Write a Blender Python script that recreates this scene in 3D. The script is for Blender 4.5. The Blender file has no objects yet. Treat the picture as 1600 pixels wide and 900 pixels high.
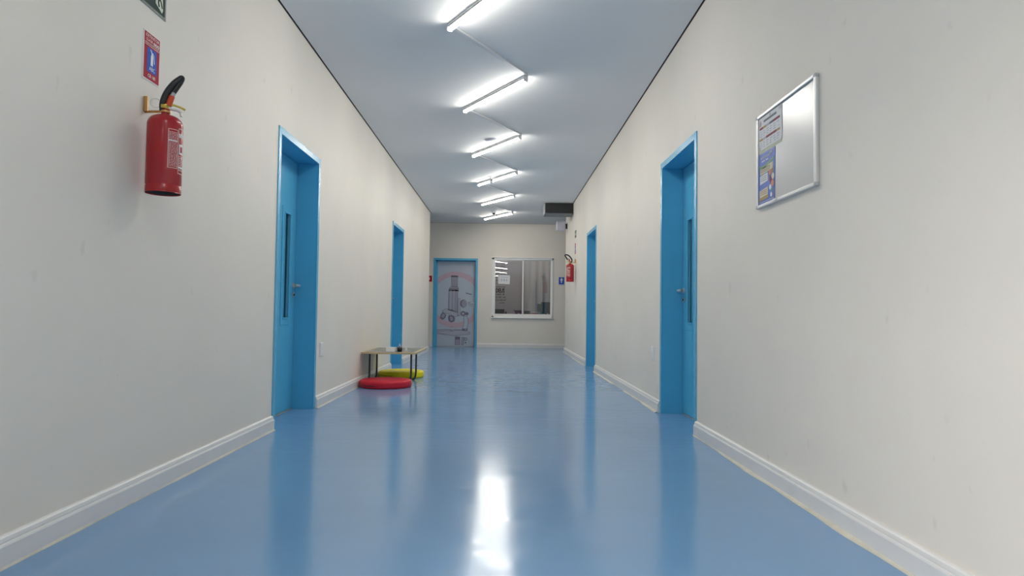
import bpy, bmesh, math, random
from mathutils import Matrix, Vector
PI = math.pi
SC = bpy.context.scene
COL = SC.collection

# ------------------------------------------------------------------ camera, world, exposure
cam_d = bpy.data.cameras.new('camera')
cam_d.sensor_width = 36.0
cam_d.lens = 23.513
cam_d.clip_start = 0.02
cam = bpy.data.objects.new('camera', cam_d)
COL.objects.link(cam)
cR = Vector((0.99981354, -0.01426232, 0.01301847))
cU = Vector((-0.01354072, -0.03715437, 0.99921779))
cF = Vector((0.01376747, 0.99920776, 0.03734057))
cm = Matrix.Identity(4)
for i in range(3):
    cm[i][0] = cR[i]; cm[i][1] = cU[i]; cm[i][2] = -cF[i]
cm[0][3], cm[1][3], cm[2][3] = 0.0, 0.0, 0.835
cam.matrix_world = cm
SC.camera = cam

world = bpy.data.worlds.new('world')
SC.world = world
world.use_nodes = True
world.node_tree.nodes['Background'].inputs[0].default_value = (0.55, 0.6, 0.65, 1)
world.node_tree.nodes['Background'].inputs[1].default_value = 0.03

SC.view_settings.view_transform = 'Standard'
SC.view_settings.look = 'None'
SC.view_settings.gamma = 1
SC.view_settings.exposure = 0.0
SC.view_settings.use_curve_mapping = False
SC.cycles.use_denoising = True
SC.cycles.max_bounces = 14
SC.cycles.diffuse_bounces = 10
SC.cycles.glossy_bounces = 6
SC.cycles.transparent_max_bounces = 16
SC.cycles.sample_clamp_indirect = 8.0
SC.cycles.caustics_reflective = True

LAMP_STRENGTH = 138.0
FILL_STRENGTH = 33.0  # strength of the glowing pane added behind the viewer
LAMP_COLOR = (1.0, 0.955, 0.87)

# ------------------------------------------------------------------ dimensions (metres)
XL, XR = -1.598, 1.362
CEIL = 2.996
YB = 16.15
YEL, YER = 14.48, 14.56
YN = -9.0
DW, DH = 1.07, 2.141

# ------------------------------------------------------------------ materials
def rgb(h):
    h = h.lstrip('#')
    c = [int(h[i:i+2], 16) / 255 for i in (0, 2, 4)]
    return tuple((v / 12.92 if v <= .04045 else ((v + .055) / 1.055) ** 2.4) for v in c)

def mat(name, col, rough=.5, metal=0., spec=.5, noise=0., nscale=8., bump=0., bscale=60., emit=None, coat=0., crough=.05, aniso=0.):
    m = bpy.data.materials.new(name); m.use_nodes = True
    nt = m.node_tree; b = nt.nodes['Principled BSDF']
    c = rgb(col) if isinstance(col, str) else col
    b.inputs['Base Color'].default_value = (*c, 1)
    b.inputs['Roughness'].default_value = rough
    b.inputs['Metallic'].default_value = metal
    b.inputs['Specular IOR Level'].default_value = spec
    b.inputs['Coat Weight'].default_value = coat
    b.inputs['Coat Roughness'].default_value = crough
    if noise or bump:
        tc = nt.nodes.new('ShaderNodeTexCoord')
    if noise:
        n = nt.nodes.new('ShaderNodeTexNoise'); n.inputs['Scale'].default_value = nscale
        n.inputs['Detail'].default_value = 5
        nt.links.new(tc.outputs['Object'], n.inputs['Vector'])
        r = nt.nodes.new('ShaderNodeValToRGB')
        r.color_ramp.elements[0].position = .3; r.color_ramp.elements[1].position = .7
        r.color_ramp.elements[0].color = (*[v * (1 - noise) for v in c], 1)
        r.color_ramp.elements[1].color = (*[min(1, v * (1 + noise)) for v in c], 1)
        nt.links.new(n.outputs['Fac'], r.inputs['Fac'])
        nt.links.new(r.outputs['Color'], b.inputs['Base Color'])
    if bump:
        n2 = nt.nodes.new('ShaderNodeTexNoise'); n2.inputs['Scale'].default_value = bscale
        n2.inputs['Detail'].default_value = 3
        nt.links.new(tc.outputs['Object'], n2.inputs['Vector'])
        bp = nt.nodes.new('ShaderNodeBump'); bp.inputs['Strength'].default_value = bump
        bp.inputs['Distance'].default_value = .01
        nt.links.new(n2.outputs['Fac'], bp.inputs['Height'])
        nt.links.new(bp.outputs['Normal'], b.inputs['Normal'])
    if emit:
        b.inputs['Emission Color'].default_value = (*emit[0], 1)
        b.inputs['Emission Strength'].default_value = emit[1]
    return m

def wall_material():
    m = mat('wall_paint', (0.785, 0.738, 0.665), rough=.55, spec=.35)
    nt = m.node_tree; b = nt.nodes['Principled BSDF']
    tc = nt.nodes.new('ShaderNodeTexCoord')
    # broad unevenness of the paint
    n = nt.nodes.new('ShaderNodeTexNoise'); n.inputs['Scale'].default_value = 1.3; n.inputs['Detail'].default_value = 6
    nt.links.new(tc.outputs['Object'], n.inputs['Vector'])
    mp = nt.nodes.new('ShaderNodeMapRange')
    mp.inputs['From Min'].default_value = .3; mp.inputs['From Max'].default_value = .7
    mp.inputs['To Min'].default_value = .965; mp.inputs['To Max'].default_value = 1.02
    nt.links.new(n.outputs['Fac'], mp.inputs['Value'])
    # scattered small scuffs
    v = nt.nodes.new('ShaderNodeTexNoise'); v.inputs['Scale'].default_value = 7; v.inputs['Detail'].default_value = 2
    mpg = nt.nodes.new('ShaderNodeMapping'); mpg.inputs['Scale'].default_value = (1, 1.6, 1)
    nt.links.new(tc.outputs['Object'], mpg.inputs['Vector']); nt.links.new(mpg.outputs['Vector'], v.inputs['Vector'])
    sp = nt.nodes.new('ShaderNodeMapRange')
    sp.inputs['From Min'].default_value = .70; sp.inputs['From Max'].default_value = .78
    sp.inputs['To Min'].default_value = 1.0; sp.inputs['To Max'].default_value = .9
    nt.links.new(v.outputs['Fac'], sp.inputs['Value'])
    mu = nt.nodes.new('ShaderNodeMath'); mu.operation = 'MULTIPLY'
    nt.links.new(mp.outputs['Result'], mu.inputs[0]); nt.links.new(sp.outputs['Result'], mu.inputs[1])
    mx = nt.nodes.new('ShaderNodeVectorMath'); mx.operation = 'SCALE'
    mx.inputs[0].default_value = (0.785, 0.738, 0.665)
    nt.links.new(mu.outputs[0], mx.inputs['Scale'])
    nt.links.new(mx.outputs['Vector'], b.inputs['Base Color'])
    n3 = nt.nodes.new('ShaderNodeTexNoise'); n3.inputs['Scale'].default_value = 5; n3.inputs['Detail'].default_value = 4
    nt.links.new(tc.outputs['Object'], n3.inputs['Vector'])
    bp = nt.nodes.new('ShaderNodeBump'); bp.inputs['Strength'].default_value = .12; bp.inputs['Distance'].default_value = .02
    nt.links.new(n3.outputs['Fac'], bp.inputs['Height']); nt.links.new(bp.outputs['Normal'], b.inputs['Normal'])
    return m

def floor_material():
    base = (0.17, 0.325, 0.54)
    m = mat('blue_epoxy', base, rough=.2, spec=.42)
    nt = m.node_tree; b = nt.nodes['Principled BSDF']
    b.inputs['IOR'].default_value = 1.52
    tc = nt.nodes.new('ShaderNodeTexCoord')
    def noise(scale, detail, sc=(1, 1, 1), rot=0):
        mpg = nt.nodes.new('ShaderNodeMapping'); mpg.inputs['Scale'].default_value = sc
        mpg.inputs['Rotation'].default_value = (0, 0, rot)
        nt.links.new(tc.outputs['Object'], mpg.inputs['Vector'])
        n = nt.nodes.new('ShaderNodeTexNoise'); n.inputs['Scale'].default_value = scale; n.inputs['Detail'].default_value = detail
        nt.links.new(mpg.outputs['Vector'], n.inputs['Vector'])
        return n
    def rng(src, a, b_, c, d):
        r = nt.nodes.new('ShaderNodeMapRange')
        for k, v in zip(('From Min', 'From Max', 'To Min', 'To Max'), (a, b_, c, d)): r.inputs[k].default_value = v
        nt.links.new(src, r.inputs['Value']); return r.outputs['Result']
    n1 = noise(.8, 6)
    s = rng(n1.outputs['Fac'], .3, .7, .94, 1.06)
    # worn pale scratches
    n2 = noise(5, 3, (1, 9, 1), .5); s2 = rng(n2.outputs['Fac'], .70, .80, 0, .035)
    n3 = noise(6, 3, (9, 1, 1), .9); s3 = rng(n3.outputs['Fac'], .70, .80, 0, .03)
    ad = nt.nodes.new('ShaderNodeMath'); ad.operation = 'ADD'
    nt.links.new(s2, ad.inputs[0]); nt.links.new(s3, ad.inputs[1])
    ad2 = nt.nodes.new('ShaderNodeMath'); ad2.operation = 'ADD'
    nt.links.new(ad.outputs[0], ad2.inputs[0]); nt.links.new(s, ad2.inputs[1])
    vm = nt.nodes.new('ShaderNodeVectorMath'); vm.operation = 'SCALE'; vm.inputs[0].default_value = base
    nt.links.new(ad2.outputs[0], vm.inputs['Scale']); nt.links.new(vm.outputs['Vector'], b.inputs['Base Color'])
    n4 = noise(9, 6, (.45, 1.6, 1))
    nt.links.new(rng(n4.outputs['Fac'], .33, .67, .10, .20), b.inputs['Roughness'])
    n5 = noise(7, 6, (.7, 1.8, 1))
    bp = nt.nodes.new('ShaderNodeBump'); bp.inputs['Strength'].default_value = .012; bp.inputs['Distance'].default_value = .01
    nt.links.new(n5.outputs['Fac'], bp.inputs['Height']); nt.links.new(bp.outputs['Normal'], b.inputs['Normal'])
    return m

def glass_material():
    m = bpy.data.materials.new('window_glass'); m.use_nodes = True
    nt = m.node_tree; nt.nodes.clear()
    o = nt.nodes.new('ShaderNodeOutputMaterial'); mx = nt.nodes.new('ShaderNodeMixShader')
    t = nt.nodes.new('ShaderNodeBsdfTransparent'); g = nt.nodes.new('ShaderNodeBsdfGlossy')
    t.inputs[0].default_value = (.86, .9, .9, 1); g.inputs['Roughness'].default_value = .01
    f = nt.nodes.new('ShaderNodeFresnel'); f.inputs['IOR'].default_value = 1.75
    nt.links.new(f.outputs[0], mx.inputs[0]); nt.links.new(t.outputs[0], mx.inputs[1]); nt.links.new(g.outputs[0], mx.inputs[2])
    nt.links.new(mx.outputs[0], o.inputs[0])
    return m

M = {}
M['wall'] = wall_material()
M['floor'] = floor_material()
M['ceil'] = mat('ceiling_paint', (0.79, 0.79, 0.79), rough=.75, spec=.25, noise=.012, nscale=1.5)
M['gap'] = mat('shadow_gap', (0.05, 0.05, 0.05), rough=.8)
M['skirt'] = mat('skirting_paint', (0.72, 0.715, 0.71), rough=.35, noise=.02, nscale=10)
M['caulk'] = mat('caulk', (0.60, 0.58, 0.50), rough=.6, noise=.08, nscale=14)
M['blue'] = mat('door_blue_enamel', (0.088, 0.42, 0.66), rough=.32, noise=.03, nscale=4, bump=.03, bscale=9)
M['bluetrim'] = mat('door_frame_enamel', (0.088, 0.42, 0.66), rough=.26, noise=.04, nscale=5)
M['glass'] = glass_material()
M['alu'] = mat('aluminium', (0.72, 0.73, 0.75), rough=.32, metal=.85)
M['steel'] = mat('brushed_steel', (0.60, 0.58, 0.55), rough=.35, metal=.6)
M['whiteplastic'] = mat('white_plastic', (0.82, 0.82, 0.81), rough=.35)
M['lampbody'] = mat('lamp_body', (0.62, 0.63, 0.65), rough=.4)
M['tube'] = mat('led_tube', (1, 1, 1), rough=.4, emit=(LAMP_COLOR, LAMP_STRENGTH))
M['tubeside'] = mat('led_tube_edge', (1, 1, 1), rough=.4, emit=(LAMP_COLOR, LAMP_STRENGTH * .31))
M['red'] = mat('red_enamel', (0.38, 0.005, 0.011), rough=.25, coat=.2, noise=.04, nscale=6)
M['redsign'] = mat('sign_red', (0.42, 0.012, 0.03), rough=.6, spec=.15)
M['white'] = mat('print_white', (0.80, 0.80, 0.80), rough=.4)
M['signblue'] = mat('sign_blue', (0.03, 0.10, 0.50), rough=.6, spec=.15)
M['signgreen'] = mat('sign_green', (0.03, 0.055, 0.05), rough=.6, spec=.15)
M['glow'] = mat('sign_pale_green', (0.60, 0.66, 0.52), rough=.5)
M['black'] = mat('black_rubber', (0.012, 0.013, 0.016), rough=.32)
M['blackmat'] = mat('black_plastic', (0.016, 0.016, 0.018), rough=.55, noise=.1, nscale=30)
M['brass'] = mat('brass', (0.62, 0.36, 0.14), rough=.35, metal=.8)
M['yellowbrass'] = mat('yellow_lever', (0.60, 0.46, 0.08), rough=.35, metal=.5)
M['orange'] = mat('red_orange_plastic', (0.62, 0.07, 0.02), rough=.4)
M['labelpink'] = mat('label_print', (0.72, 0.45, 0.45), rough=.4)
M['board'] = mat('dry_erase_board', (0.52, 0.52, 0.53), rough=.26, metal=.35, spec=.8)
M['paper'] = mat('paper', (0.72, 0.72, 0.74), rough=.6)
M['papergreen'] = mat('pale_green_paper', (0.52, 0.55, 0.42), rough=.6)
M['maroon'] = mat('maroon_ink', (0.24, 0.05, 0.08), rough=.6)
M['ochre'] = mat('ochre_ink', (0.42, 0.29, 0.10), rough=.6)
M['greyink'] = mat('grey_ink', (0.16, 0.17, 0.19), rough=.6)
M['paleink'] = mat('pale_ink', (0.42, 0.43, 0.50), rough=.6)
M['flyer'] = mat('flyer_blue', (0.05, 0.12, 0.46), rough=.4, noise=.25, nscale=25)
M['flyergreen'] = mat('flyer_green', (0.08, 0.25, 0.08), rough=.4)
M['cream'] = mat('cream_print', (0.62, 0.56, 0.38), rough=.5)
M['skin'] = mat('warm_print', (0.58, 0.22, 0.11), rough=.5)
M['poster'] = mat('poster_film', (0.44, 0.50, 0.58), rough=.35, noise=.02, nscale=3)
M['posterpink'] = mat('poster_pink', (0.52, 0.37, 0.44), rough=.35)
M['postergrey'] = mat('poster_grey', (0.31, 0.31, 0.39), rough=.35)
M['postermid'] = mat('poster_mid_grey', (0.40, 0.42, 0.50), rough=.35)
M['posterdark'] = mat('poster_dark', (0.15, 0.14, 0.19), rough=.35)
M['posterlight'] = mat('poster_light', (0.50, 0.52, 0.56), rough=.35)
M['fill_light'] = mat('added_light_pane', (.9, .9, .9), rough=.5, emit=((1.0, .955, .91), FILL_STRENGTH))  # emitter added out of view to brighten the near right wall
M['wood'] = mat('light_wood_edge', (0.50, 0.42, 0.26), rough=.45, noise=.08, nscale=14)
M['tableleg'] = mat('dark_steel_leg', (0.045, 0.055, 0.065), rough=.35, metal=.4)
M['redvinyl'] = mat('red_vinyl', (0.56, 0.012, 0.035), rough=.5, spec=.3, noise=.06, nscale=7, bump=.12, bscale=9)
M['yellowvinyl'] = mat('yellow_vinyl', (0.78, 0.68, 0.01), rough=.5, spec=.3, noise=.06, nscale=7, bump=.12, bscale=9)
M['darkred'] = mat('zip_dark_red', (0.10, 0.01, 0.012), rough=.6)
M['darkyellow'] = mat('zip_dark_yellow', (0.22, 0.19, 0.01), rough=.6)
M['lilac'] = mat('lilac_plastic', (0.50, 0.50, 0.58), rough=.5)
M['boxgrey'] = mat('grey_case', (0.20, 0.205, 0.22), rough=.5)
M['palegrey'] = mat('pale_grey_case', (0.48, 0.49, 0.50), rough=.5)
M['office'] = mat('office_wall', (0.46, 0.41, 0.435), rough=.8)
M['curtain'] = mat('mauve_curtain', (0.46, 0.415, 0.435), rough=.9)
M['desk'] = mat('desk_laminate', (0.30, 0.24, 0.18), rough=.5)
M['purple'] = mat('purple_fabric', (0.13, 0.03, 0.14), rough=.7, noise=.2, nscale=40)
M['pinkbox'] = mat('pink_card', (0.60, 0.15, 0.17), rough=.6)
M['teal'] = mat('teal_plastic', (0.08, 0.27, 0.28), rough=.5)
M['screen'] = mat('dark_screen', (0.015, 0.02, 0.026), rough=.25)
M['darkgreen'] = mat('dark_green_folder', (0.02, 0.05, 0.035), rough=.6)
M['brown'] = mat('amber_bottle', (0.09, 0.015, 0.012), rough=.3)
M['clear'] = mat('cloudy_plastic', (0.85, 0.85, 0.85), rough=.3)

def tabletop_material():
    m = mat('board_game_print', (.2, .2, .18), rough=.35)
    nt = m.node_tree; b = nt.nodes['Principled BSDF']
    tc = nt.nodes.new('ShaderNodeTexCoord')
    v = nt.nodes.new('ShaderNodeTexVoronoi'); v.inputs['Scale'].default_value = 16
    nt.links.new(tc.outputs['Object'], v.inputs['Vector'])
    r = nt.nodes.new('ShaderNodeValToRGB'); r.color_ramp.interpolation = 'CONSTANT'
    e = r.color_ramp.elements
    e[0].position = 0; e[0].color = (.13, .15, .14, 1)
    e[1].position = .35; e[1].color = (.20, .19, .15, 1)
    for p, c in ((.6, (.10, .13, .14, 1)), (.78, (.34, .20, .10, 1)), (.88, (.34, .42, .48, 1))):
        k = e.new(p); k.color = c
    sx = nt.nodes.new('ShaderNodeSeparateColor')
    nt.links.new(v.outputs['Color'], sx.inputs[0]); nt.links.new(sx.outputs[0], r.inputs[0])
    nt.links.new(r.outputs[0], b.inputs['Base Color'])
    return m
M['game'] = tabletop_material()

# ------------------------------------------------------------------ mesh builder
class MB:
    def __init__(s): s.v = []; s.f = []; s.m = []; s.sm = []; s.mats = []
    def mi(s, m):
        m = M[m] if isinstance(m, str) else m
        if m not in s.mats: s.mats.append(m)
        return s.mats.index(m)
    def add(s, vs, fs, m, smooth=False, T=None):
        o = len(s.v)
        s.v += [tuple(T @ Vector(p)) if T else tuple(p) for p in vs]
        k = s.mi(m)
        for f in fs:
            s.f.append([i + o for i in f]); s.m.append(k); s.sm.append(smooth)
        return s
    def bmadd(s, bm, m, smooth=False, T=None):
        bm.verts.ensure_lookup_table()
        s.add([v.co[:] for v in bm.verts], [[v.index for v in f.verts] for f in bm.faces], m, smooth, T)
        bm.free(); return s
    def box(s, x0, x1, y0, y1, z0, z1, m, bev=0., T=None, seg=2):
        x0, x1 = sorted((x0, x1)); y0, y1 = sorted((y0, y1)); z0, z1 = sorted((z0, z1))
        bm = bmesh.new()
        bmesh.ops.create_cube(bm, size=1)
        for v in bm.verts:
            v.co = Vector(((x0 + x1) / 2 + v.co.x * (x1 - x0), (y0 + y1) / 2 + v.co.y * (y1 - y0), (z0 + z1) / 2 + v.co.z * (z1 - z0)))
        if bev: bmesh.ops.bevel(bm, geom=bm.edges[:], offset=bev, segments=seg, affect='EDGES', profile=.5)
        bm.verts.index_update()
        return s.bmadd(bm, m, False, T)
    def prism(s, pts, y0, y1, m, T=None):
        # polygon in x,z extruded along y
        n = len(pts)
        a = sum(pts[i][0] * pts[(i + 1) % n][1] - pts[(i + 1) % n][0] * pts[i][1] for i in range(n))
        if a < 0: pts = pts[::-1]
        y0, y1 = sorted((y0, y1))
        vs = [(x, y0, z) for x, z in pts] + [(x, y1, z) for x, z in pts]
        fs = [list(range(n)), [n + n - 1 - i for i in range(n)]]
        fs += [[(i + 1) % n, i, n + i, n + (i + 1) % n] for i in range(n)]
        return s.add(vs, fs, m, False, T)
    def lathe(s, prof, m, n=32, T=None, smooth=True, a0=0., a1=2 * PI):
        full = abs(a1 - a0 - 2 * PI) < 1e-6
        k = n if full else n + 1
        vs = []
        for j in range(k):
            a = a0 + (a1 - a0) * j / n
            for r, z in prof: vs.append((r * math.cos(a), r * math.sin(a), z))
        L = len(prof); fs = []
        for j in range(n):
            j2 = (j + 1) % k
            for i in range(L - 1):
                fs.append([j * L + i, j2 * L + i, j2 * L + i + 1, j * L + i + 1])
        return s.add(vs, fs, m, smooth, T)
    def cyl(s, p, q, r, m, n=16, r2=None, T=None):
        p, q = Vector(p), Vector(q); r2 = r if r2 is None else r2
        z = (q - p).normalized(); x = z.orthogonal().normalized(); y = z.cross(x)
        vs = []
        for c, rr in ((p, r), (q, r2)):
            for i in range(n):
                a = 2 * PI * i / n
                vs.append(tuple(c + (x * math.cos(a) + y * math.sin(a)) * rr))
        s.add(vs, [[i, (i + 1) % n, n + (i + 1) % n, n + i] for i in range(n)], m, True, T)
        s.add(vs, [list(range(n))[::-1], [n + i for i in range(n)]], m, False, T)
        return s
    def tube(s, pts, r, m, n=12, closed=False, T=None, caps=True):
        P = [Vector(p) for p in pts]; N = len(P); vs = []
        x = None
        for i in range(N):
            a = P[i - 1] if (i or closed) else P[i]
            b = P[(i + 1) % N] if (i < N - 1 or closed) else P[i]
            z = (b - a).normalized()
            if x is None: x = z.orthogonal().normalized()
            x = (x - z * x.dot(z)).normalized(); y = z.cross(x)
            rr = r[i] if isinstance(r, (list, tuple)) else r
            for k in range(n):
                t = 2 * PI * k / n
                vs.append(tuple(P[i] + (x * math.cos(t) + y * math.sin(t)) * rr))
        fs = []
        for i in range(N if closed else N - 1):
            j = (i + 1) % N
            for k in range(n): fs.append([i * n + k, i * n + (k + 1) % n, j * n + (k + 1) % n, j * n + k])
        s.add(vs, fs, m, True, T)
        if not closed and caps:
            s.add(vs, [list(range(n))[::-1], [(N - 1) * n + k for k in range(n)]], m, False, T)
        return s
    def ring(s, cx, cz, r0, r1, y0, y1, m, n=40, a0=0., a1=2 * PI, sx=1., T=None):
        for j in range(n):
            t, u = a0 + (a1 - a0) * j / n, a0 + (a1 - a0) * (j + 1) / n
            s.prism([(cx + sx * r0 * math.cos(t), cz + r0 * math.sin(t)), (cx + sx * r1 * math.cos(t), cz + r1 * math.sin(t)),
                     (cx + sx * r1 * math.cos(u), cz + r1 * math.sin(u)), (cx + sx * r0 * math.cos(u), cz + r0 * math.sin(u))], y0, y1, m, T)
        return s
    def disc(s, cx, cz, r, y0, y1, m, n=28, sx=1., T=None):
        return s.prism([(cx + sx * r * math.cos(2 * PI * j / n), cz + r * math.sin(2 * PI * j / n)) for j in range(n)], y0, y1, m, T)
    def line(s, a, b, w, y0, y1, m, T=None):
        dx, dz = b[0] - a[0], b[1] - a[1]; L = math.hypot(dx, dz) or 1
        nx, nz = -dz / L * w / 2, dx / L * w / 2
        return s.prism([(a[0] + nx, a[1] + nz), (b[0] + nx, b[1] + nz), (b[0] - nx, b[1] - nz), (a[0] - nx, a[1] - nz)], y0, y1, m, T)
    def poly(s, pts, w, y0, y1, m, closed=False):
        for i in range(len(pts) - (0 if closed else 1)):
            s.line(pts[i], pts[(i + 1) % len(pts)], w, y0, y1, m)
        return s
    def text(s, txt, x, z, size, y0, y1, m, align='LEFT', sx=1., T=None, bold=0.):
        cu = bpy.data.curves.new('lettering', 'FONT'); cu.body = txt; cu.size = size; cu.align_x = align
        cu.extrude = 0; cu.fill_mode = 'FRONT'; cu.offset = bold; cu.resolution_u = 2
        o = bpy.data.objects.new('lettering', cu); COL.objects.link(o)
        dg = bpy.context.evaluated_depsgraph_get()
        me = bpy.data.meshes.new_from_object(o.evaluated_get(dg))
        vs = [(x + v.co.x * sx, y0, z + v.co.y) for v in me.vertices]
        fs = [list(p.vertices) for p in me.polygons]
        bpy.data.objects.remove(o); bpy.data.curves.remove(cu); bpy.data.meshes.remove(me)
        return s.add(vs, fs, m, False, T)
    def build(s, name, parent=None, **kw):
        me = bpy.data.meshes.new(name)
        me.from_pydata(s.v, [], s.f)
        for m in s.mats: me.materials.append(m)
        me.polygons.foreach_set('material_index', s.m)
        me.polygons.foreach_set('use_smooth', s.sm)
        me.update()
        o = bpy.data.objects.new(name, me); COL.objects.link(o)
        if parent: o.parent = parent
        for k, v in kw.items(): o[k] = v
        return o

def tag(o, label, cat, group=None, kind=None):
    o['label'] = label; o['category'] = cat
    if group: o['group'] = group
    if kind: o['kind'] = kind
    return o

def thing(name, label, cat, loc=(0, 0, 0), rz=0., group=None, kind=None):
    o = bpy.data.objects.new(name, None); COL.objects.link(o)
    o.empty_display_size = .1
    o.location = loc; o.rotation_euler = (0, 0, rz)
    return tag(o, label, cat, group, kind)

def copy_tree(o, parent=None):
    c = o.copy(); COL.objects.link(c)
    if parent: c.parent = parent
    for ch in o.children: copy_tree(ch, c)
    return c

# wall-mounted things use a local frame: x right, z up, y into the wall (towards the viewer is -y)
def on_left(y, z=0.): return (XL, y, z), PI / 2
def on_right(y, z=0.): return (XR, y, z), -PI / 2
def on_back(x, z=0.): return (x, YB, z), 0.

# ------------------------------------------------------------------ room shell
DOORS_L = [4.703, 9.621]
DOORS_R = [4.668, 9.738]
BD0 = -1.679            # far door, left edge
WX0, WX1, WZ0, WZ1 = -.225, 1.195, .755, 2.15   # opening of the far window
TOP = CEIL + .03
TW = .27

b = MB(); b.box(-5.2, 5.2, YN - .2, YB + 3.6, -.1, 0, 'floor')
tag(b.build('floor'), 'glossy blue epoxy floor running the length of the corridor', 'floor', kind='structure')

OY0, OY1 = -2.0, 1.1
def side_wall(name, x_in, sgn, doors, yend, label):
    b = MB(); xo = x_in + sgn * TW
    cuts = [YN]
    for d in doors: cuts += [d + .02, d + DW - .02]
    cuts.append(yend)
    if sgn < 0:      # opening and lintel shaped to pass light from the added bay behind the viewer
        b.box(x_in, xo, OY0, OY1, 2.08, TOP, 'wall'); b.box(x_in, xo, cuts[0], OY0, 0, TOP, 'wall'); cuts[0] = OY1
    for i in range(0, len(cuts), 2): b.box(x_in, xo, cuts[i], cuts[i + 1], 0, TOP, 'wall')
    for d in doors: b.box(x_in, xo, d + .02, d + DW - .02, DH - .02, TOP, 'wall')
    b.box(xo, sgn * 5.2, yend - .25, yend, 0, TOP, 'wall')
    return tag(b.build(name), label, 'wall', kind='structure')
side_wall('wall_left', XL, -1, DOORS_L, YEL, 'warm white painted corridor wall on the left with two blue doors')
side_wall('wall_right', XR, 1, DOORS_R, YER, 'warm white painted corridor wall on the right with the whiteboard')

b = MB()
b.box(-5.2, BD0 + .02, YB, YB + .22, 0, TOP, 'wall')
b.box(BD0 + .02, BD0 + DW - .02, YB, YB + .22, DH - .02, TOP, 'wall')
b.box(BD0 + DW - .02, WX0, YB, YB + .22, 0, TOP, 'wall')
b.box(WX0, WX1, YB, YB + .22, 0, WZ0, 'wall')
b.box(WX0, WX1, YB, YB + .22, WZ1, TOP, 'wall')
b.box(WX1, 5.2, YB, YB + .22, 0, TOP, 'wall')
tag(b.build('wall_back'), 'white wall closing the corridor with a door and a sliding window', 'wall', kind='structure')
b = MB(); b.box(-5.2, 5.2, YN - .2, YN, 0, TOP, 'wall')
tag(b.build('wall_front'), 'white wall behind the viewer at the near corridor end', 'wall', kind='structure')
SX = -3.95  # bay added out of view, shaped to throw light on the near walls
b = MB(); b.box(SX - .2, SX, OY0 - .6, OY1 + .6, 0, 2.28, 'wall'); b.box(SX - .2, SX, OY0 - .6, OY0, 2.28, TOP, 'wall'); b.box(SX - .2, SX, OY1, OY1 + .6, 2.28, TOP, 'wall')
b.box(SX, XL - TW, OY0 - .6, OY0 - .4, 0, TOP, 'wall'); b.box(SX, XL - TW, OY1 + .4, OY1 + .6, 0, TOP, 'wall')
b.box(SX - .2, XL - TW, OY0 - .6, OY1 + .6, CEIL, TOP + .1, 'ceil')
tag(b.build('wall_added_bay'), 'white walls of an added unseen bay that lights the near corridor walls', 'wall', kind='structure')
w2 = thing('fill_window', 'added unseen high daylight window of the entrance bay behind the viewer', 'window', (SX, (OY0 + OY1) / 2, 2.28), 0, kind='structure')  # made-up window, added as a light source for the near right wall
hw = (OY1 - OY0) / 2; b = MB()
for q in ((-hw, -hw + .04, 0, CEIL - 2.28), (hw - .04, hw, 0, CEIL - 2.28), (-.02, .02, 0, CEIL - 2.28), (-hw, hw, 0, .04), (-hw, hw, CEIL - 2.32, CEIL - 2.281)):
    b.box(-.06, .01, q[0], q[1], q[2], q[3], 'whiteplastic')
b.build('window_frame', w2)
b = MB(); b.box(-.05, -.04, -hw + .03, hw - .03, .03, CEIL - 2.31, 'fill_light'); b.build('fill_pane', w2, label='added glowing daylight pane')
# classroom seen through the glass strip of the near left door
b = MB(); b.box(-4.2, XL - TW, 7.5, 7.6, 0, TOP, 'wall'); b.box(-4.2, XL - TW, 4.2, 4.3, 0, TOP, 'wall'); b.box(-4.3, -4.2, 4.2, 7.6, 0, TOP, 'wall'); b.box(-4.3, XL - TW, 4.2, 7.6, CEIL, TOP + .05, 'ceil')
tag(b.build('wall_classroom'), 'white classroom walls glimpsed through the glass strip of near left door', 'wall', kind='structure')
b = MB(); b.box(-2.75, -2.05, 7.46, 7.498, 1.06, 1.45, 'blackmat', .004)
tag(b.build('dark_wall_panel'), 'dark panel on the classroom wall behind the near left door glass', 'wall panel')
b = MB(); b.box(-5.2, -5., YEL, YB, 0, TOP, 'wall')
tag(b.build('wall_passage_left'), 'white end wall of the cross passage on the left', 'wall', kind='structure')
b = MB(); b.box(5., 5.2, YER, YB, 0, TOP, 'wall')
tag(b.build('wall_passage_right'), 'white end wall of the cross passage on the right', 'wall', kind='structure')

b = MB(); g = .014
b.box(XL + g, XR - g, YN, YEL + .02, CEIL, CEIL + .1, 'ceil')
b.box(-5., 5., YEL + .02, YB - g, CEIL, CEIL + .1, 'ceil')
tag(b.build('ceiling'), 'smooth pale grey plasterboard ceiling of the corridor', 'ceiling', kind='structure')
b = MB()
b.box(XL - .05, XL + .05, YN, YEL + .02, TOP + .001, TOP + .03, 'gap')
b.box(XR - .05, XR + .05, YN, YER, TOP + .001, TOP + .03, 'gap')
b.box(-5, 5, YB - .05, YB + .05, TOP + .001, TOP + .03, 'gap')
b.box(-5.3, 5.3, YN - .3, YB + .3, CEIL + .101, CEIL + .2, 'gap')
# dark sides of the recess
b.box(XL, XL + .002, YN, YEL, CEIL - .001, TOP, 'gap'); b.box(XR - .002, XR, YN, YER, CEIL - .001, TOP, 'gap')
b.box(-5, 5, YB - .002, YB, CEIL - .001, TOP, 'gap')
tag(b.build('trim_1'), 'thin dark shadow gap around the ceiling edge', 'ceiling gap', kind='structure')

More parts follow.
